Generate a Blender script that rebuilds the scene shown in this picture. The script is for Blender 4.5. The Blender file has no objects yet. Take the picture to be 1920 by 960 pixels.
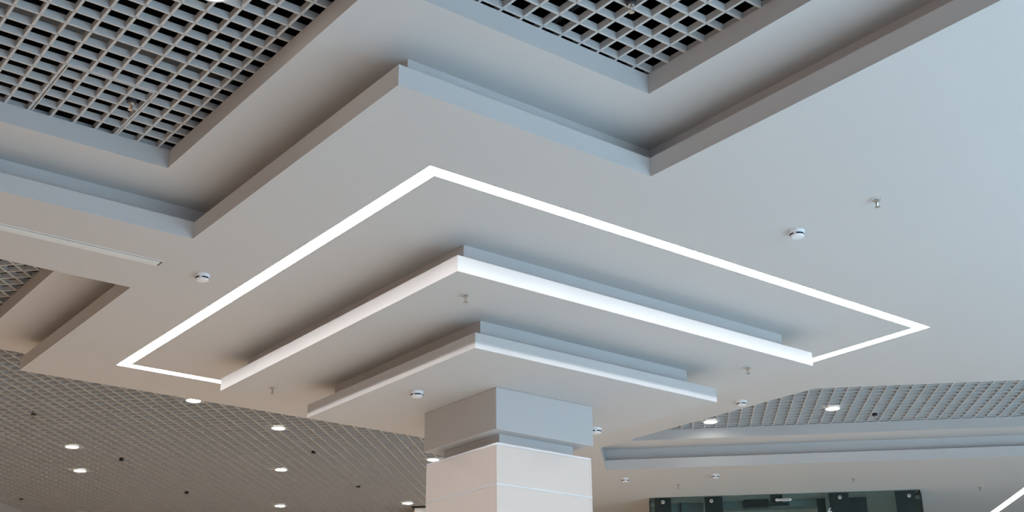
import bpy, bmesh, math
from mathutils import Vector, Matrix
from mathutils.geometry import tessellate_polygon

scene = bpy.context.scene
COL = scene.collection
R2 = math.sqrt(2.0)
PI = math.pi

# ------------------------------------------------------------------ camera
YAW, PITCH, ROLL, FPX = math.radians(52.0748), math.radians(22.1334), math.radians(-0.4648), 2247.34
fw = Vector((math.cos(YAW) * math.cos(PITCH), math.sin(YAW) * math.cos(PITCH), math.sin(PITCH)))
rt = Vector((math.sin(YAW), -math.cos(YAW), 0))
up = rt.cross(fw)
r2 = rt * math.cos(ROLL) + up * math.sin(ROLL)
u2 = up * math.cos(ROLL) - rt * math.sin(ROLL)
cd = bpy.data.cameras.new('camera')
cd.sensor_fit = 'HORIZONTAL'; cd.sensor_width = 36.0; cd.lens = FPX / 1920 * 36.0
cd.clip_start = 0.05; cd.clip_end = 200
cam = bpy.data.objects.new('camera', cd); COL.objects.link(cam)
cam.matrix_world = Matrix(((r2.x, u2.x, -fw.x, 0), (r2.y, u2.y, -fw.y, 0), (r2.z, u2.z, -fw.z, 1.6), (0, 0, 0, 1)))
scene.camera = cam

# ------------------------------------------------------------------ world, daylight, exposure
w = bpy.data.worlds.new('world'); scene.world = w; w.use_nodes = True
w.node_tree.nodes['Background'].inputs[0].default_value = (0.62, 0.78, 1.0, 1)
w.node_tree.nodes['Background'].inputs[1].default_value = 1.0

def area(name, loc, direction, sx, sy, power, color):
    l = bpy.data.lights.new(name, 'AREA'); l.shape = 'RECTANGLE'; l.size = sx; l.size_y = sy
    l.energy = power; l.color = color
    o = bpy.data.objects.new(name, l); COL.objects.link(o)
    o.location = loc
    o.rotation_euler = Vector(direction).to_track_quat('-Z', 'Y').to_euler()
    return o
# daylight through the long glazed front of the hall (behind and right of the camera)
area('window_daylight', (8.3, -4.2, 2.15), (0, 1, -2.1), 11.5, 3.0, 1660, (0.44, 0.73, 1.0)).data.spread = math.radians(135)

scene.view_settings.view_transform = 'Standard'
scene.view_settings.look = 'None'
scene.view_settings.gamma = 1.0
scene.view_settings.use_curve_mapping = False
scene.view_settings.exposure = 0.51
try:
    scene.cycles.use_denoising = True
    scene.cycles.max_bounces = 10
    scene.cycles.diffuse_bounces = 6
    scene.cycles.sample_clamp_indirect = 4.0
except Exception:
    pass

# ------------------------------------------------------------------ materials
def mat(name, color, rough=0.6, metal=0.0, emit=None, strength=0.0, var=0.02, scale=3.0, bump=0.0, bscale=200.0, spec=0.5):
    m = bpy.data.materials.new(name); m.use_nodes = True
    nt = m.node_tree; b = nt.nodes['Principled BSDF']
    b.inputs['Roughness'].default_value = rough
    b.inputs['Metallic'].default_value = metal
    b.inputs['Specular IOR Level'].default_value = spec
    tc = nt.nodes.new('ShaderNodeTexCoord')
    n = nt.nodes.new('ShaderNodeTexNoise'); n.inputs['Scale'].default_value = scale; n.inputs['Detail'].default_value = 3
    nt.links.new(tc.outputs['Object'], n.inputs['Vector'])
    r = nt.nodes.new('ShaderNodeValToRGB')
    r.color_ramp.elements[0].position = 0.3; r.color_ramp.elements[1].position = 0.7
    r.color_ramp.elements[0].color = tuple(max(0, c * (1 - var)) for c in color) + (1,)
    r.color_ramp.elements[1].color = tuple(min(1, c * (1 + var)) for c in color) + (1,)
    nt.links.new(n.outputs['Fac'], r.inputs['Fac'])
    nt.links.new(r.outputs['Color'], b.inputs['Base Color'])
    if bump:
        n2 = nt.nodes.new('ShaderNodeTexNoise'); n2.inputs['Scale'].default_value = bscale
        nt.links.new(tc.outputs['Object'], n2.inputs['Vector'])
        bp = nt.nodes.new('ShaderNodeBump'); bp.inputs['Strength'].default_value = bump; bp.inputs['Distance'].default_value = 0.002
        nt.links.new(n2.outputs['Fac'], bp.inputs['Height']); nt.links.new(bp.outputs['Normal'], b.inputs['Normal'])
    if emit:
        b.inputs['Emission Color'].default_value = tuple(emit) + (1,)
        b.inputs['Emission Strength'].default_value = strength
    return m

M = {}
M['paint'] = mat('white_ceiling_paint', (0.575, 0.567, 0.56), 0.75, var=0.008, scale=0.6, bump=0.04, bscale=300, spec=0.25)
M['blade'] = mat('grey_grid_aluminium', (0.545, 0.54, 0.535), 0.5, var=0.01, spec=0.4)
M['plenum'] = mat('dark_plenum', (0.015, 0.015, 0.017), 0.9, var=0.2, spec=0.1)
M['duct'] = mat('galvanised_duct', (0.16, 0.165, 0.17), 0.5, 0.3, var=0.15, scale=5)
M['floor'] = mat('beige_floor_tile', (0.52, 0.49, 0.45), 0.4, var=0.05, scale=1.2)
M['wall'] = mat('warm_wall_paint', (0.50, 0.33, 0.24), 0.8, var=0.03, scale=0.5)
M['wallw'] = mat('pale_wall_paint', (0.42, 0.38, 0.33), 0.8, var=0.03, scale=0.5)
M['led'] = mat('led_diffuser', (0.9, 0.9, 0.9), 0.5, emit=(1.0, 0.985, 1.0), strength=48.0)
M['led_dim'] = mat('led_diffuser_far_bay', (0.9, 0.9, 0.9), 0.5, emit=(1.0, 0.985, 1.0), strength=20.0)
M['lamp'] = mat('downlight_diffuser', (0.9, 0.9, 0.88), 0.5, emit=(1.0, 0.96, 0.86), strength=22.0)
M['trim'] = mat('white_trim', (0.82, 0.82, 0.82), 0.4, var=0.01)
M['plastic'] = mat('white_plastic', (0.84, 0.84, 0.86), 0.35, var=0.01)
M['black'] = mat('black_slot', (0.01, 0.01, 0.015), 0.6)
M['panel'] = mat('cream_column_laminate', (0.53, 0.48, 0.44), 0.34, var=0.008, scale=1.0)
M['chrome'] = mat('brushed_aluminium', (0.80, 0.81, 0.83), 0.18, 1.0, var=0.03)
M['jtrim'] = mat('satin_white_profile', (0.62, 0.62, 0.63), 0.25, 0.25, var=0.01)
M['steel'] = mat('sprinkler_steel', (0.55, 0.52, 0.48), 0.3, 0.9, var=0.05)
M['brass'] = mat('sprinkler_bulb', (0.45, 0.22, 0.10), 0.25, 0.0, var=0.05)
M['dark'] = mat('dark_iron', (0.03, 0.03, 0.033), 0.5, 0.2)
M['grille'] = mat('diffuser_grille', (0.76, 0.75, 0.72), 0.5, var=0.01)
M['darkpanel'] = mat('charcoal_panel', (0.02, 0.024, 0.028), 0.3, var=0.1)
M['inner'] = mat('inner_olive_wall', (0.62, 0.60, 0.50), 0.8, var=0.06, scale=2)
M['teal'] = mat('teal_grey_panel', (0.20, 0.26, 0.27), 0.4, var=0.1)
g = bpy.data.materials.new('tinted_glass'); g.use_nodes = True
nt = g.node_tree; nt.nodes.remove(nt.nodes['Principled BSDF'])
out = nt.nodes['Material Output']
tr = nt.nodes.new('ShaderNodeBsdfTransparent'); tr.inputs[0].default_value = (0.84, 0.90, 0.89, 1)
gl = nt.nodes.new('ShaderNodeBsdfGlossy'); gl.inputs['Roughness'].default_value = 0.02; gl.inputs[0].default_value = (0.8, 0.9, 0.88, 1)
fr = nt.nodes.new('ShaderNodeFresnel'); fr.inputs['IOR'].default_value = 1.35
mx = nt.nodes.new('ShaderNodeMixShader')
nt.links.new(fr.outputs[0], mx.inputs[0]); nt.links.new(tr.outputs[0], mx.inputs[1]); nt.links.new(gl.outputs[0], mx.inputs[2])
nt.links.new(mx.outputs[0], out.inputs['Surface'])
M['glass'] = g

for k in ('led', 'led_dim', 'lamp'):
    try: M[k].cycles.emission_sampling = 'FRONT'
    except Exception: pass

# ------------------------------------------------------------------ helpers
def mesh_obj(name, verts, faces, m, parent=None, loc=(0, 0, 0), smooth=False, fix=True):
    me = bpy.data.meshes.new(name)
    me.from_pydata([tuple(v) for v in verts], [], faces)
    if fix:
        bm = bmesh.new(); bm.from_mesh(me)
        bmesh.ops.recalc_face_normals(bm, faces=bm.faces[:]); bm.to_mesh(me); bm.free()
    me.materials.append(m)
    if smooth:
        for p in me.polygons: p.use_smooth = True
    o = bpy.data.objects.new(name, me); COL.objects.link(o)
    o.location = loc
    if parent: o.parent = parent
    return o

def tag(o, label, cat, group=None):
    o['label'] = label; o['category'] = cat
    if group: o['group'] = group
    return o

def structure(o, label=None):
    o['kind'] = 'structure'
    if label: o['label'] = label
    return o

def empty(name, loc=(0, 0, 0), rz=0.0):
    o = bpy.data.objects.new(name, None); o.empty_display_size = 0.1
    COL.objects.link(o); o.location = loc; o.rotation_euler = (0, 0, rz)
    return o

def box(name, a, b, m, parent=None, off=(0, 0, 0), bevel=0.0):
    x0, y0, z0 = (a[i] - off[i] for i in range(3)); x1, y1, z1 = (b[i] - off[i] for i in range(3))
    v = [(x0, y0, z0), (x1, y0, z0), (x1, y1, z0), (x0, y1, z0), (x0, y0, z1), (x1, y0, z1), (x1, y1, z1), (x0, y1, z1)]
    f = [(0, 3, 2, 1), (4, 5, 6, 7), (0, 1, 5, 4), (1, 2, 6, 5), (2, 3, 7, 6), (3, 0, 4, 7)]
    o = mesh_obj(name, v, f, m, parent)
    if bevel:
        bm = bmesh.new(); bm.from_mesh(o.data)
        bmesh.ops.bevel(bm, geom=bm.edges[:], offset=bevel, segments=2, affect='EDGES', profile=0.5)
        bm.to_mesh(o.data); bm.free()
    return o

def prism(name, outer, holes, z0, z1, m, parent=None):
    loops = [list(outer)] + [list(h) for h in holes]
    flat = [p for l in loops for p in l]
    n = len(flat)
    tris = tessellate_polygon([[Vector((p[0], p[1], 0)) for p in l] for l in loops])
    verts = [(p[0], p[1], z0) for p in flat] + [(p[0], p[1], z1) for p in flat]
    faces = [tuple(t) for t in tris] + [tuple(i + n for i in reversed(t)) for t in tris]
    k = 0
    for l in loops:
        c = len(l)
        for i in range(c):
            a, b = k + i, k + (i + 1) % c
            faces.append((a, b, b + n, a + n))
        k += c
    return mesh_obj(name, verts, faces, m, parent)

def offset_poly(P, d):
    """offset a polygon to its inside by d (mitred)"""
    n = len(P)
    A = sum(P[i][0] * P[(i + 1) % n][1] - P[(i + 1) % n][0] * P[i][1] for i in range(n)) / 2
    s = 1 if A > 0 else -1
    res = []
    for i in range(n):
        p0, p1, p2 = Vector(P[i - 1]), Vector(P[i]), Vector(P[(i + 1) % n])
        e1 = (p1 - p0).normalized(); e2 = (p2 - p1).normalized()
        n1 = Vector((-e1.y, e1.x)) * s; n2 = Vector((-e2.y, e2.x)) * s
        k = 1 + n1.dot(n2)
        q = p1 + (n1 + n2) * (d / k)
        res.append((q.x, q.y))
    return res

def lathe(name, prof, m, parent=None, seg=24, loc=(0, 0, 0), caps=True):
    v = []; f = []
    for (r, z) in prof:
        for i in range(seg):
            a = 2 * math.pi * i / seg
            v.append((r * math.cos(a), r * math.sin(a), z))
    for j in range(len(prof) - 1):
        for i in range(seg):
            k = (i + 1) % seg
            f.append((j * seg + i, j * seg + k, (j + 1) * seg + k, (j + 1) * seg + i))
    if caps:
        f.append(tuple(range(seg))); f.append(tuple((len(prof) - 1) * seg + i for i in range(seg)))
    return mesh_obj(name, v, f, m, parent, loc)

def ST(s, t):
    """45-degree rotated plan axes: s to the right-near, t away"""
    return ((t + s) / R2, (t - s) / R2)

def link_copy(src, parent=None):
    c = src.copy(); COL.objects.link(c); c.parent = parent
    for ch in list(src.children): link_copy(ch, c)
    return c

# ------------------------------------------------------------------ levels and plan
Z0, ZT, Z1, Z2 = 4.18, 4.281, 4.4085, 4.514
NS = 0.119
RX0, RX1, RY0, RY1, RZ = -7.0, 19.0, -4.6, 21.0, 5.6

# room shell
structure(box('floor', (RX0, RY0, -0.15), (RX1, RY1, 0.0), M['floor']), 'beige tiled hall floor')
structure(box('wall_left', (RX0 - 0.2, RY0, 0), (RX0, RY1, RZ), M['wall']), 'warm beige hall wall')
structure(box('wall_back', (RX0, RY1, 0), (RX1, RY1 + 0.2, RZ), M['wallw']), 'pale far hall wall')
structure(box('wall_right', (RX1, RY0, 0), (RX1 + 0.2, RY1, RZ), M['wall']), 'pale right hall wall')
wf = empty('wall_front', (6, RY0 - 0.1, 0)); structure(wf, 'glazed front wall of the hall')
o_ = (6, RY0 - 0.1, 0)
box('sill_wall', (RX0, RY0 - 0.2, 0), (RX1, RY0, 0.35), M['wallw'], wf, o_)
box('head_wall', (RX0, RY0 - 0.2, 3.75), (RX1, RY0, RZ), M['wallw'], wf, o_)
box('end_pier', (RX0, RY0 - 0.2, 0.35), (-3.6, RY0, 3.75), M['wallw'], wf, o_)
box('end_pier', (17.6, RY0 - 0.2, 0.35), (RX1, RY0, 3.75), M['wallw'], wf, o_)
structure(box('ceiling_plenum', (RX0 - 0.2, RY0 - 0.2, 5.4), (RX1 + 0.2, RY1 + 0.2, 5.6), M['plenum']), 'dark void above the open-cell grids')

# dropped slab
trench = [(7.515, 5.779), ST(6.0, 9.40), ST(6.0, 12.19), ST(-0.565, 12.19), (7.515, 8.314)]
slab = [(-6.9, 5.8526), (2.3393, 5.8526), (2.3393, 3.7739), (3.81, 3.7739), (3.81, -4.5), (18.9, -4.5), (18.9, 15.5),
        ST(-1.55, 20.4), (6.76, 8.95), (2.353, 8.95), (2.353, 6.786), (-6.9, 6.786)]
ceil = empty('ceiling', (0, 0, Z0)); structure(ceil, 'white stepped plasterboard ceiling with coffers')
CO = (0, 0, Z0)
def cprism(name, outer, holes, a, b):
    return prism(name, outer, holes, a - Z0, b - Z0, M['paint'], ceil)
SX0, SX1, SY0, SY1, SW = 2.877, 6.941, 4.328, 8.399, 0.077
def rot_sq(c, h, a):
    return [(c[0] + h * (math.cos(a) * i - math.sin(a) * j), c[1] + h * (math.sin(a) * i + math.cos(a) * j)) for i, j in ((-1, -1), (1, -1), (1, 1), (-1, 1))]
ch1 = [(SX0, SY0), (SX1, SY0), (SX1, SY1), (SX0, SY1)]
C2 = ST(3.97 + 1.6, 13.2 + 1.6)
ch2 = rot_sq(C2, 1.6, PI / 4)
cprism('dropped_slab', slab, [trench, ch1, ch2], Z0, ZT)
cprism('canopy_bay_panel', offset_poly(ch1, SW), [], Z0, ZT)
cprism('canopy_bay_panel', offset_poly(ch2, 0.09), [], Z0, ZT)
neck = offset_poly(slab, NS)
tneck = offset_poly(trench, -0.085)
cprism('slab_neck', neck, [tneck], ZT, Z1 + 0.02)
# upper soffit with the grid openings cut through it
LF = [(-2.6, 0.4), (3.5254, 0.4), (3.5254, 3.4747), (2.0474, 3.4747), (2.0474, 5.5587), (-2.6, 5.5587)]
LC = [(0.0, 7.08), (2.06, 7.08), (2.06, 8.9), (0.0, 8.9)]
LL = [(0.5, 9.26), (6.45, 9.26), ST(-1.85, 18.0), ST(-8.45, 18.0), (0.5, 12.45)]
RF = [(7.81, 5.65), (7.81, 8.35), ST(-0.27, 11.92), ST(5.7, 11.92), ST(5.7, 9.70)]
y_rf = 9.70 * R2 - 7.81
RF[0] = (7.81, y_rf)
RF[1] = (7.81, 7.81 + 0.27 * R2)
cprism('upper_soffit', [(RX0, RY0), (RX1, RY0), (RX1, RY1), (RX0, RY1)], [LF, LC, LL, RF], Z1, Z2 - 0.001)
LFb, LCb, LLb, RFb = (offset_poly(P, -0.055) for P in (LF, LC, LL, RF))

# ------------------------------------------------------------------ open-cell grids
BW, BH = 0.0125, 0.034
bmesh_me = bpy.data.meshes.new('grid_blade')
hw = BW / 2
bmesh_me.from_pydata([(0, -hw, 0), (1, -hw, 0), (1, hw, 0), (0, hw, 0), (0, -hw, BH), (1, -hw, BH), (1, hw, BH), (0, hw, BH)], [],
                     [(0, 3, 2, 1), (4, 5, 6, 7), (0, 1, 5, 4), (1, 2, 6, 5), (2, 3, 7, 6), (3, 0, 4, 7)])
bmesh_me.materials.append(M['blade'])
def blade(parent, p, q, org, dz=0.0, width=1.0):
    dx, dy = q[0] - p[0], q[1] - p[1]
    L = math.hypot(dx, dy)
    if L < 0.02: return
    o = bpy.data.objects.new('grid_blade', bmesh_me); COL.objects.link(o)
    o.location = (p[0] - org[0], p[1] - org[1], dz); o.rotation_euler = (0, 0, math.atan2(dy, dx)); o.scale = (L, width, 1)
    o.parent = parent
def clip(poly, p, d):
    """segments of the line p + k d that lie inside a polygon (any shape)"""
    ks = []
    n = len(poly)
    for i in range(n):
        a, b = poly[i], poly[(i + 1) % n]
        ex, ey = b[0] - a[0], b[1] - a[1]
        den = d[0] * ey - d[1] * ex
        if abs(den) < 1e-9: continue
        k = ((a[0] - p[0]) * ey - (a[1] - p[1]) * ex) / den
        u = ((a[0] - p[0]) * d[1] - (a[1] - p[1]) * d[0]) / den
        if 0 <= u < 1: ks.append(k)
    ks.sort()
    return [(ks[i], ks[i + 1]) for i in range(0, len(ks) - 1, 2)]
def line_family(parent, poly, org, ang, phase, pitch, cut=None):
    """blades along direction ang; phase = signed offset of one blade along the left normal"""
    d = (math.cos(ang), math.sin(ang)); nrm = (-d[1], d[0])
    offs = [p[0] * nrm[0] + p[1] * nrm[1] for p in poly]
    k = math.ceil((min(offs) + 0.004 - phase) / pitch)
    while phase + k * pitch < max(offs) - 0.004:
        c = phase + k * pitch
        p = (nrm[0] * c, nrm[1] * c)
        for (a, b) in clip(poly, p, d):
            segs = [(a, b)]
            if cut:
                ns = []
                for (a1, b1) in segs:
                    cs = clip(cut, p, d)
                    if cs:
                        c0, c1 = cs[0]
                        if c0 > a1: ns.append((a1, min(c0, b1)))
                        if c1 < b1: ns.append((max(c1, a1), b1))
                    else: ns.append((a1, b1))
                segs = ns
            for (a1, b1) in segs:
                blade(parent, (p[0] + d[0] * a1, p[1] + d[1] * a1), (p[0] + d[0] * b1, p[1] + d[1] * b1), org)
        k += 1
PI = math.pi
# stepped field beside the dropped slab, axis aligned, with a lift-out hatch panel
hatch = [(1.324, 5.0285), (1.7565, 5.0285), (1.7565, 5.64), (1.324, 5.64)]
gA = empty('ceiling_grid', (1.0, 4.0, Z2))
tag(gA, 'large-cell grey open grid above the stepped coffer at the top', 'ceiling grid')
line_family(gA, LFb, (1.0, 4.0), 0.0, 5.021, 0.112, hatch)
line_family(gA, LFb, (1.0, 4.0), PI / 2, -0.984, 0.1112, hatch)
gH = empty('grid_hatch_panel', (1.485, 5.29, Z2))
tag(gH, 'square lift-out grid panel with a dark seam at the upper left', 'grid panel')
hp = [(1.333, 5.038), (1.749, 5.038), (1.749, 5.600), (1.333, 5.600)]
for i in range(4):
    a, b = hp[i], hp[(i + 1) % 4]
    blade(gH, a, b, (1.485, 5.29), 0.0, 0.55)
for k in range(1, 5):
    x = 1.3176 + 0.1112 * k
    if k < 4: blade(gH, (x, 5.038), (x, 5.600), (1.485, 5.29), 0.0)
    y = 5.021 + 0.112 * k; blade(gH, (1.333, y), (1.749, y), (1.485, 5.29), 0.0)
# diagonal fields
def diag(org, poly, s0, ps, t0, pt, label):
    e = empty('ceiling_grid', (org[0], org[1], Z2)); tag(e, label, 'ceiling grid')
    line_family(e, poly, org, PI / 4, -s0, ps)          # blades along t, constant s  (left normal of +t is -s)
    line_family(e, poly, org, -PI / 4, t0, pt)          # blades along s, constant t
    return e
diag((1.0, 8.0), LCb, -4.112, 0.1115, 7.016, 0.1116, 'small patch of diagonal grid in the left-hand coffer')
diag((4.0, 12.0), LLb, -5.003, 0.1114, 9.581, 0.1117, 'wide diagonal grey grid filling the lower left behind the slab')
diag((9.0, 7.5), RFb, 0.22, 0.1134, 10.675, 0.1115, 'diagonal blue-grey grid in the narrow trench at the right')

# services in the void over the stepped field
def tube(name, p, q, r, m, parent=None, seg=12, off=(0, 0, 0)):
    p = Vector(p) - Vector(off); q = Vector(q) - Vector(off); ax = (q - p).normalized()
    a = ax.orthogonal().normalized(); b = ax.cross(a)
    v = []
    for c in (p, q):
        for i in range(seg):
            t = 2 * math.pi * i / seg
            v.append(c + (a * math.cos(t) + b * math.sin(t)) * r)
    f = [(i, (i + 1) % seg, seg + (i + 1) % seg, seg + i) for i in range(seg)] + [tuple(range(seg)), tuple(range(seg, 2 * seg))]
    return mesh_obj(name, v, f, m, parent, smooth=False)
tag(box('cable_tray', (-2.5, 5.12, 4.80), (2.2, 5.24, 4.83), M['duct']), 'dim cable tray in the void above the upper-left grid', 'cable tray')
dz = empty('air_duct', (3.0, 2.6, 4.75)); tag(dz, 'dim galvanised duct in the void above the upper-right grid', 'duct')
box('duct_body', (2.62, 0.6, 4.74), (2.98, 3.05, 4.98), M['duct'], dz, (3.0, 2.6, 4.75))
box('duct_flange', (2.59, 2.2, 4.72), (3.01, 2.23, 5.0), M['duct'], dz, (3.0, 2.6, 4.75))
tag(tube('sprinkler_pipe', (3.25, 0.6, 4.9), (3.25, 3.9, 4.9), 0.03, M['duct']), 'thin pipe in the void above the upper-right grid', 'pipe')

# ------------------------------------------------------------------ recessed LED strip around the column canopy
LED_IN = 0.013
def strip_loop(name, x0, x1, y0, y1, wd, rz, org, label, glow='led'):
    e = empty(name, org, rz); tag(e, label, 'light strip')
    zt, zb = 0.06, LED_IN
    def seg(pts):
        # shallow tray: white back and sides, lit lower face cut into short lengths
        o = prism('diffuser', pts, [], zb, zt, M['trim'], e)
        o.data.materials.append(M[glow])
        bm = bmesh.new(); bm.from_mesh(o.data)
        bmesh.ops.delete(bm, geom=[f for f in bm.faces if f.normal.z < -0.9], context='FACES')
        a0, a1, b1, b0 = (Vector((q[0], q[1], zb)) for q in pts)
        N = 10
        for i in range(N):
            u, v = i / N, (i + 1) / N
            f = bm.faces.new([bm.verts.new(c) for c in (a0.lerp(a1, u), b0.lerp(b1, u), b0.lerp(b1, v), a0.lerp(a1, v))])
            f.normal_update()
            if f.normal.z > 0: f.normal_flip()
            f.material_index = 1
        bm.to_mesh(o.data); bm.free()
    seg([(x0, y0), (x1, y0), (x1 - wd, y0 + wd), (x0 + wd, y0 + wd)])
    seg([(x1, y0), (x1, y1), (x1 - wd, y1 - wd), (x1 - wd, y0 + wd)])
    seg([(x1, y1), (x0, y1), (x0 + wd, y1 - wd), (x1 - wd, y1 - wd)])
    seg([(x0, y1), (x0, y0), (x0 + wd, y0 + wd), (x0 + wd, y1 - wd)])
    return e
CX, CY = 4.909, 6.3635
strip_loop('led_light_strip', -2.032, 2.032, -2.0355, 2.0355, 0.0769, 0, (CX, CY, Z0), 'large square white LED line around the stepped column head')
# the neighbouring bay's strip, laid out on the diagonal axes
p = C2
strip_loop('led_light_strip', -1.6, 1.6, -1.6, 1.6, 0.09, PI / 4, (p[0], p[1], Z0), 'short white LED line at the bottom right corner', 'led_dim')

# ------------------------------------------------------------------ stepped canopy round the column
cn = empty('stepped_column_canopy', (4.89, 6.34, 3.7164)); tag(cn, 'white two-tiered square canopy hanging around the column', 'canopy')
off = (4.89, 6.34, 3.7164)
AX0, AX1, AY0, AY1, AZ0, AZ1 = 3.4445, 6.3881, 4.8965, 7.8271, 3.9479, 4.042
BX0, BX1, BY0, BY1, BZ0, BZ1 = 3.8893, 5.9039, 5.3447, 7.3382, 3.7164, 3.8116
box('upper_tier', (AX0, AY0, AZ0), (AX1, AY1, AZ1), M['paint'], cn, off, 0.0015)
box('upper_neck', (AX0 + .137, AY0 + .137, AZ1), (AX1 - .134, AY1 - .132, Z0), M['paint'], cn, off)
box('lower_tier', (BX0, BY0, BZ0), (BX1, BY1, BZ1), M['paint'], cn, off, 0.0015)
box('lower_neck', (BX0 + .137, BY0 + .137, BZ1), (BX1 - .131, BY1 - .132, AZ0), M['paint'], cn, off)

# ------------------------------------------------------------------ column
KX, KY = 4.888, 6.334
col = empty('column', (KX, KY, 0)); tag(col, 'square cream-panelled column with white boxed head in the centre', 'column')
ko = (KX, KY, 0)
box('column_head', (4.4785, 5.9243, 3.4435), (5.2976, 6.7437, BZ0), M['paint'], col, ko, 0.004)
box('shadow_gap', (KX - .31, KY - .31, 3.34), (KX + .31, KY + .31, 3.4435), M['paint'], col, ko)
H = 0.395
box('core', (KX - H + .03, KY - H + .03, 0), (KX + H - .03, KY + H - .03, 3.34), M['wallw'], col, ko)
# metal cap angle: ring
prism('cap_trim', [(-H, -H), (H, -H), (H, H), (-H, H)], [[(-H + .06, -H + .06), (H - .06, -H + .06), (H - .06, H - .06), (-H + .06, H - .06)]], 3.347, 3.361, M['jtrim'], col)
courses = [(3.106, 3.346), (2.10, 3.094), (1.10, 2.088), (0.10, 1.088)]
for (a, b) in courses:
    for i in range(4):
        ang = i * PI / 2
        pn = box('cladding_panel', (-H, -H, a), (H - .019, -H + .018, b), M['panel'], col)
        pn.rotation_euler = (0, 0, ang)
for z in (3.094, 2.088, 1.088):
    prism('joint_strip', [(-H - .001, -H - .001), (H + .001, -H - .001), (H + .001, H + .001), (-H - .001, H + .001)],
          [[(-H + .03, -H + .03), (H - .03, -H + .03), (H - .03, H - .03), (-H + .03, H - .03)]], z, z + 0.012, M['jtrim'], col)
prism('plinth', [(-H, -H), (H, -H), (H, H), (-H, H)], [[(-H + .03, -H + .03), (H - .03, -H + .03), (H - .03, H - .03), (-H + .03, H - .03)]], 0.0, 0.10, M['chrome'], col)

# distant column under the far grid
q = ST(-2.84, 16.09)
fc = empty('distant_column', (q[0], q[1], 0), -PI / 4); tag(fc, 'distant white column beside the near column, under the far grid', 'column')
box('shaft', (-.43, -.43, 0), (.43, .43, 4.495), M['trim'], fc)
box('shadow_gap', (-.46, -.46, 4.497), (.46, .46, 4.53), M['black'], fc)

# ------------------------------------------------------------------ ceiling devices
def make_downlight(name='downlight'):
    e = empty(name)
    lathe('trim_ring', [(0.064, 0.004), (0.063, -0.006), (0.074, -0.006), (0.076, 0.0), (0.072, 0.004)], M['trim'], e, 28, caps=False)
    lathe('diffuser', [(0.064, 0.002), (0.064, -0.004), (0.040, -0.006), (0.010, -0.0065)], M['lamp'], e, 28)
    l = bpy.data.lights.new('lamp_beam', 'SPOT'); l.energy = 175; l.color = (1.0, 0.69, 0.41); l.spot_size = math.radians(116); l.spot_blend = 1.0; l.shadow_soft_size = 0.06
    lo = bpy.data.objects.new('lamp_beam', l); COL.objects.link(lo); lo.parent = e; lo.location = (0, 0, -0.02)
    lathe('housing', [(0.066, 0.005), (0.066, 0.07), (0.04, 0.09)], M['trim'], e, 20)
    return e
def make_detector(name='smoke_detector'):
    e = empty(name)
    lathe('base', [(0.047, 0.0), (0.048, -0.008), (0.046, -0.022), (0.044, -0.026)], M['plastic'], e, 28)
    h = lathe('head', [(0.038, -0.024), (0.042, -0.034), (0.043, -0.038), (0.036, -0.047), (0.020, -0.049)], M['plastic'], e, 28)
    for i in range(4):
        a0 = math.radians(90 * i + 14); a1 = math.radians(90 * i + 76)
        v = []; f = []
        for j in range(7):
            a = a0 + (a1 - a0) * j / 6
            for (r, z) in ((0.0455, -0.0255), (0.0435, -0.0345)):
                v.append((r * math.cos(a), r * math.sin(a), z))
            for (r, z) in ((0.037, -0.0255), (0.037, -0.0345)):
                v.append((r * math.cos(a), r * math.sin(a), z))
        for j in range(6):
            b = 4 * j
            f += [(b, b + 4, b + 5, b + 1), (b + 2, b + 3, b + 7, b + 6), (b + 1, b + 5, b + 7, b + 3), (b, b + 2, b + 6, b + 4)]
        f += [(0, 1, 3, 2), (24, 26, 27, 25)]
        mesh_obj('sensing_slot', v, f, M['black'], h)
    return e
def make_sprinkler(name='ceiling_sprinkler', pendant=False):
    e = empty(name)
    z = 0.0
    if pendant:
        lathe('drop_fitting', [(0.012, 0.20), (0.012, 0.045), (0.023, 0.040), (0.023, -0.002), (0.014, -0.006)], M['dark'], e, 14)
    else:
        lathe('escutcheon', [(0.034, 0.0), (0.034, -0.003), (0.026, -0.005), (0.018, -0.002)], M['paint'], e, 22)
    lathe('body', [(0.0145, z), (0.0145, z - 0.010), (0.006, z - 0.014)], M['steel'], e, 12)
    for s in (-1, 1):
        v = [(s * 0.013, -0.0035, z - .008), (s * 0.013, 0.0035, z - .008), (s * 0.0145, 0.0035, z - .024), (s * 0.0145, -0.0035, z - .024), (s * 0.004, 0.0035, z - .042), (s * 0.004, -0.0035, z - .042)]
        u = [(a * 0.65, b, c) for (a, b, c) in v]
        n = 6
        f = [(0, 1, 2, 3), (3, 2, 4, 5), (6, 9, 8, 7), (9, 11, 10, 8), (0, 3, 9, 6), (1, 7, 8, 2), (3, 5, 11, 9), (2, 8, 10, 4), (0, 6, 7, 1), (5, 4, 10, 11)]
        mesh_obj('frame_arm', v + u, f, M['steel'], e)
    lathe('glass_bulb', [(0.001, z - .014), (0.004, z - .018), (0.004, z - .034), (0.001, z - .038)], M['brass'], e, 8)
    # toothed deflector
    v = []; n = 24
    for zz in (z - .042, z - .044):
        for i in range(n):
            r = 0.0135 if i % 2 == 0 else 0.0100
            v.append((r * math.cos(2 * PI * i / n), r * math.sin(2 * PI * i / n), zz))
    f = [tuple(range(n)), tuple(range(n, 2 * n))] + [(i, (i + 1) % n, n + (i + 1) % n, n + i) for i in range(n)]
    mesh_obj('deflector', v, f, M['steel'], e)
    return e

def place(proto, used, loc, label, cat, group, rz=0.0):
    o = proto if not used else link_copy(proto)
    o.location = loc; o.rotation_euler = (0, 0, rz)
    return tag(o, label, cat, group)

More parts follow.
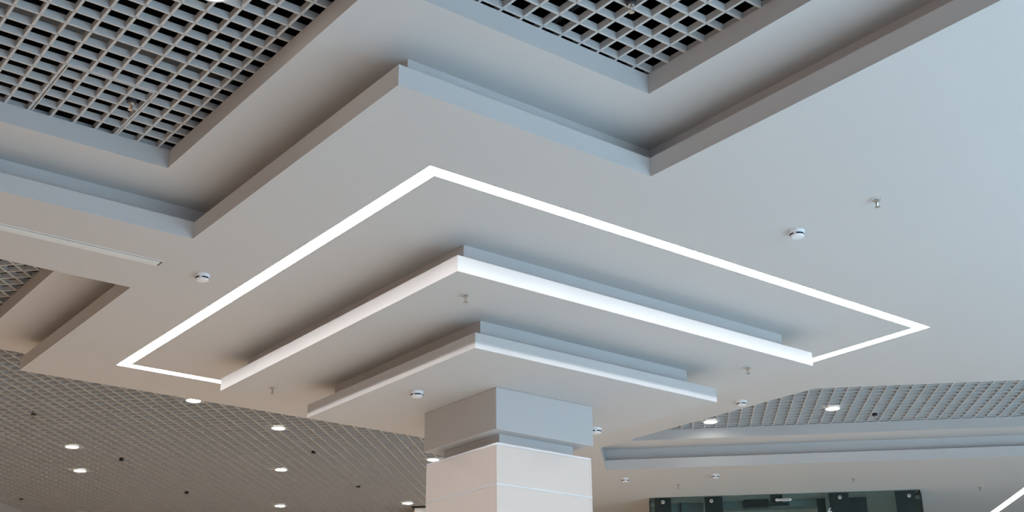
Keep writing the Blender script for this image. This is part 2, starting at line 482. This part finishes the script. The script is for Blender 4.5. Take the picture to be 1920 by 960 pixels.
dl = make_downlight(); n = 0
for (x, y, label) in [
    (1.611, 4.075, 'round downlight at the top edge in the upper-left grid'),
    (4.209, 10.128, 'round downlight in the far-left grid touching the slab edge'),
    (5.312, 10.603, 'round downlight in the far-left grid below the canopy corner'),
    (3.949, 12.584, 'upper of the two leftmost downlights in the far-left grid'),
    (4.425, 13.705, 'lower of the two leftmost downlights in the far-left grid'),
    (6.244, 12.327, 'middle downlight of the column of three in the far-left grid'),
    (7.284, 14.343, 'lowest downlight near the bottom edge in the far-left grid'),
    (8.540, 13.219, 'round downlight in the far grid just left of the column shaft'),
    (7.350, 10.881, 'round downlight seen past the corner of the boxed column head'),
    (8.602, 7.893, 'left downlight in the right-hand trench grid'),
    (9.167, 6.856, 'right downlight in the right-hand trench grid')]:
    place(dl, n, (x, y, Z2 - 0.002), label, 'downlight', 'round downlights in the grids'); n += 1

for (x, y) in [(-2.0, 5.0)]:  # unseen lamp, added to warm the floor on the left
    place(dl, n, (x, y, Z2 - 0.002), 'added out-of-view downlight in the near grid, warm fill for the left side', 'downlight', 'round downlights in the grids'); n += 1
for (x, y) in [(1.2, 10.2), (1.0, 11.6), (5.4, 16.4)]:  # extra unseen lamps, added for warm bounce off the far floor
    place(dl, n, (x, y, Z2 - 0.002), 'added out-of-view downlight in the far grid, warm fill for the floor', 'downlight', 'added fill downlights in the far grid, out of view'); n += 1
for y in (-1.2, 0.2, 1.6, 3.0, 4.4, 7.2, 8.6, 10.0, 11.4):  # row of unseen lamps, added to send warm light onto left-facing sides
    place(dl, n, (-5.2, y, Z1 - 0.002), 'added out-of-view downlight by the left hall wall, warm fill for left-facing sides', 'downlight', 'added fill downlights along the left wall, out of view'); n += 1
det = make_detector(); det.scale = (0.9, 0.9, 0.82); n = 0
for (x, y, z, label, rz) in [
    (4.923, 3.787, Z0, 'smoke detector beside the sprinkler on the right of the slab', 0.35),
    (2.612, 6.327, Z0, 'smoke detector on the slab left of the LED line', 0.9),
    (7.331, 6.372, Z0, 'smoke detector on the slab edge by the right trench', 0.5),
    (4.130, 6.313, BZ0, 'smoke detector under the lower canopy tier left of the column', 0.4),
    (5.719, 6.367, BZ0, 'smoke detector half hidden behind the right edge of the column head', 0.9),
    (8.664, 9.212, Z0, 'far smoke detector left of the glass enclosure, near the column', 1.0),
    (9.301, 8.521, Z0, 'far smoke detector above the glass enclosure', 0.9)]:
    place(det, n, (x, y, z), label, 'smoke detector', 'smoke detectors', rz); n += 1

sp = make_sprinkler(); n = 0
for (x, y, z, label) in [
    (4.930, 3.272, Z0, 'ceiling sprinkler at the far right of the slab'),
    (3.695, 5.171, AZ0, 'sprinkler under the front corner of the upper tier'),
    (6.056, 5.184, AZ0, 'sprinkler under the right corner of the upper tier'),
    (3.704, 7.526, AZ0, 'sprinkler under the left corner of the upper tier'),
    (9.346, 9.103, Z0, 'far sprinkler above the left end of the glass enclosure'),
    (10.619, 7.775, Z0, 'far sprinkler above the right end of the glass enclosure'),
    (12.171, 7.260, Z0, 'far sprinkler beside the short LED line at bottom right')]:
    place(sp, n, (x, y, z), label, 'sprinkler', 'flush sprinklers', 0.9); n += 1
pp = make_sprinkler('pendent_sprinkler', True); n = 0
for (x, y, label) in [
    (1.687, 5.167, 'dark pendent sprinkler hanging through the lift-out grid panel'),
    (3.054, 3.083, 'pendent sprinkler at the top edge in the upper-right grid'),
    (3.204, 11.474, 'pendent sprinkler nearest the left edge, upper far-left grid'),
    (4.600, 12.897, 'pendent sprinkler between the downlights of the far-left grid'),
    (5.942, 14.237, 'pendent sprinkler low in the middle of the far-left grid'),
    (6.120, 11.350, 'pendent sprinkler right of the three downlights in the far-left grid'),
    (7.462, 12.657, 'pendent sprinkler left of the column shaft in the far grid'),
    (4.414, 15.798, 'pendent sprinkler at the bottom left corner of the far-left grid'),
    (9.692, 6.767, 'pendent sprinkler in the right-hand trench grid')]:
    place(pp, n, (x, y, Z2 - 0.01), label, 'sprinkler', 'pendent sprinklers in the grids', 0.9); n += 1

# ------------------------------------------------------------------ linear slot diffuser in the beam
sd = empty('slot_diffuser', (1.0, 6.31, Z0)); tag(sd, 'long narrow linear air diffuser in the beam at the left', 'air diffuser')
so = (1.0, 6.31, Z0)
y0, y1, xe = 6.268, 6.350, 2.345
box('dark_slot', (-2.0, y0 + .001, Z0 - .0012), (xe - .01, y0 + .010, Z0 + .01), M['black'], sd, so)
box('blade_face', (-2.0, y0 + .014, Z0 - .004), (xe - .014, y1 - .010, Z0 + .01), M['grille'], sd, so)
for (a, b) in ((y0 - .004, y0 + .001), (y1 - .004, y1)):
    box('edge_flange', (-2.0, a, Z0 - .003), (xe, b, Z0 + .01), M['trim'], sd, so)
for k in range(3):
    ya = y0 + .026 + k * .014
    box('louvre', (-2.0, ya, Z0 - .006), (xe - .014, ya + .004, Z0 - .002), M['grille'], sd, so)
box('end_cap', (xe - .014, y0 + .001, Z0 - .002), (xe, y1 - .004, Z0 + .01), M['duct'], sd, so)

# ------------------------------------------------------------------ glass enclosure at the far right
def sbox(name, s0, s1, t0, t1, za, zb, m, parent, bevel=0):
    # parent empty sits at ST origin rotated so local x = s, local y = t
    return box(name, (s0, t0, za), (s1, t1, zb), m, parent, (0, 0, 0), bevel)
ge = empty('glass_enclosure', (0, 0, 0), -PI / 4)
gp = ST(1.36, 13.77); ge.location = (gp[0], gp[1], 0)
tag(ge, 'dark glass-fronted enclosure with steel point fittings at bottom right', 'enclosure')
S = lambda s: s - 1.36
T = lambda t: t - 13.77
ZH = Z0 - 0.004
edges = [-0.15, 0.66, 1.33, 1.80, 2.83]
for a, b in zip(edges[:-1], edges[1:]):
    sbox('glass_pane', S(a) + .002, S(b) - .002, 0.0, 0.012, 0.02, ZH, M['glass'], ge)
for s in (-0.15, 2.83):
    sbox('side_pane', S(s) - .006, S(s) + .006, 0.014, 1.5, 0.02, ZH, M['glass'], ge)
    sbox('corner_post', S(s) - .012 if s < 0 else S(s) - .004, S(s) + .004 if s < 0 else S(s) + .012, -0.006, 0.014, 0.02, ZH - .03, M['dark'], ge)
for (a, b) in ((-0.105, 0.085), (0.465, 0.665), (1.845, 2.06), (2.57, 2.79)):
    sbox('charcoal_panel', S(a), S(b), 0.05, 0.075, 0.02, ZH, M['darkpanel'], ge)
for (a, b) in ((0.19, 0.205), (1.75, 1.84), (2.10, 2.30)):
    sbox('dark_mullion', S(a), S(b), 0.35, 0.40, 0.02, ZH, M['darkpanel'], ge)
sbox('back_wall', S(-0.14), S(2.82), 1.5, 1.56, 0.02, ZH, M['inner'], ge)
sbox('teal_panel', S(0.09), S(0.46), 0.40, 0.43, 0.02, ZH, M['teal'], ge)
sbox('header_beam', S(0.67), S(1.76), 0.40, 0.60, 4.105, ZH, M['teal'], ge)
sbox('header_shadow_box', S(0.92), S(1.20), 0.30, 0.41, 4.09, ZH, M['darkpanel'], ge)
sbox('door_closer', S(1.16), S(1.40), 0.02, 0.05, 4.055, 4.085, M['dark'], ge)
sbox('closer_block', S(1.20), S(1.33), 0.03, 0.06, 4.09, ZH, M['dark'], ge)
pf = sbox('patch_fitting', S(1.255), S(1.415), -0.012, 0.0, 4.095, 4.125, M['chrome'], ge, 0.003)
def stud(s, z):
    e = lathe('point_fitting', [(0.021, 0.0), (0.021, 0.010), (0.016, 0.014), (0.008, 0.014), (0.007, 0.011)], M['chrome'], ge, 20)
    e.rotation_euler = (PI / 2, 0, 0); e.location = (S(s), 0.0, z)
    c = lathe('socket', [(0.0065, 0.0112), (0.0065, 0.0118)], M['dark'], e, 10)
for (s, z) in ((-0.005, 4.125), (0.539, 4.121), (1.957, 4.118), (2.707, 4.112)): stud(s, z)
for (s, z) in ((1.262, 4.110), (1.408, 4.112)):
    e = lathe('patch_bolt', [(0.017, 0.010), (0.017, 0.018), (0.012, 0.021)], M['chrome'], ge, 16)
    e.rotation_euler = (PI / 2, 0, 0); e.location = (S(s), 0, z)
for s, sg in ((-0.15, 1), (2.83, -1)):
    for z in (4.09, 4.11):
        sbox('corner_clamp', min(S(s), S(s) + sg * .05), max(S(s), S(s) + sg * .05), 0.02, 0.05, z - .004, z + .004, M['steel'], ge)
# the figure on the glass
fcv = bpy.data.curves.new('glass_number', 'FONT'); fcv.body = '6'; fcv.size = 0.12; fcv.extrude = 0.0006; fcv.align_x = 'CENTER'
fo = bpy.data.objects.new('tmp_text', fcv); COL.objects.link(fo)
bpy.context.view_layer.update()
me = bpy.data.meshes.new_from_object(fo.evaluated_get(bpy.context.evaluated_depsgraph_get()))
bpy.data.objects.remove(fo)
me.name = 'glass_number'; me.materials.clear(); me.materials.append(M['plastic'])
num = bpy.data.objects.new('glass_number', me); COL.objects.link(num)
num.parent = ge; num.rotation_euler = (PI / 2, 0, 0); num.location = (S(1.835), -0.0015, 3.925)
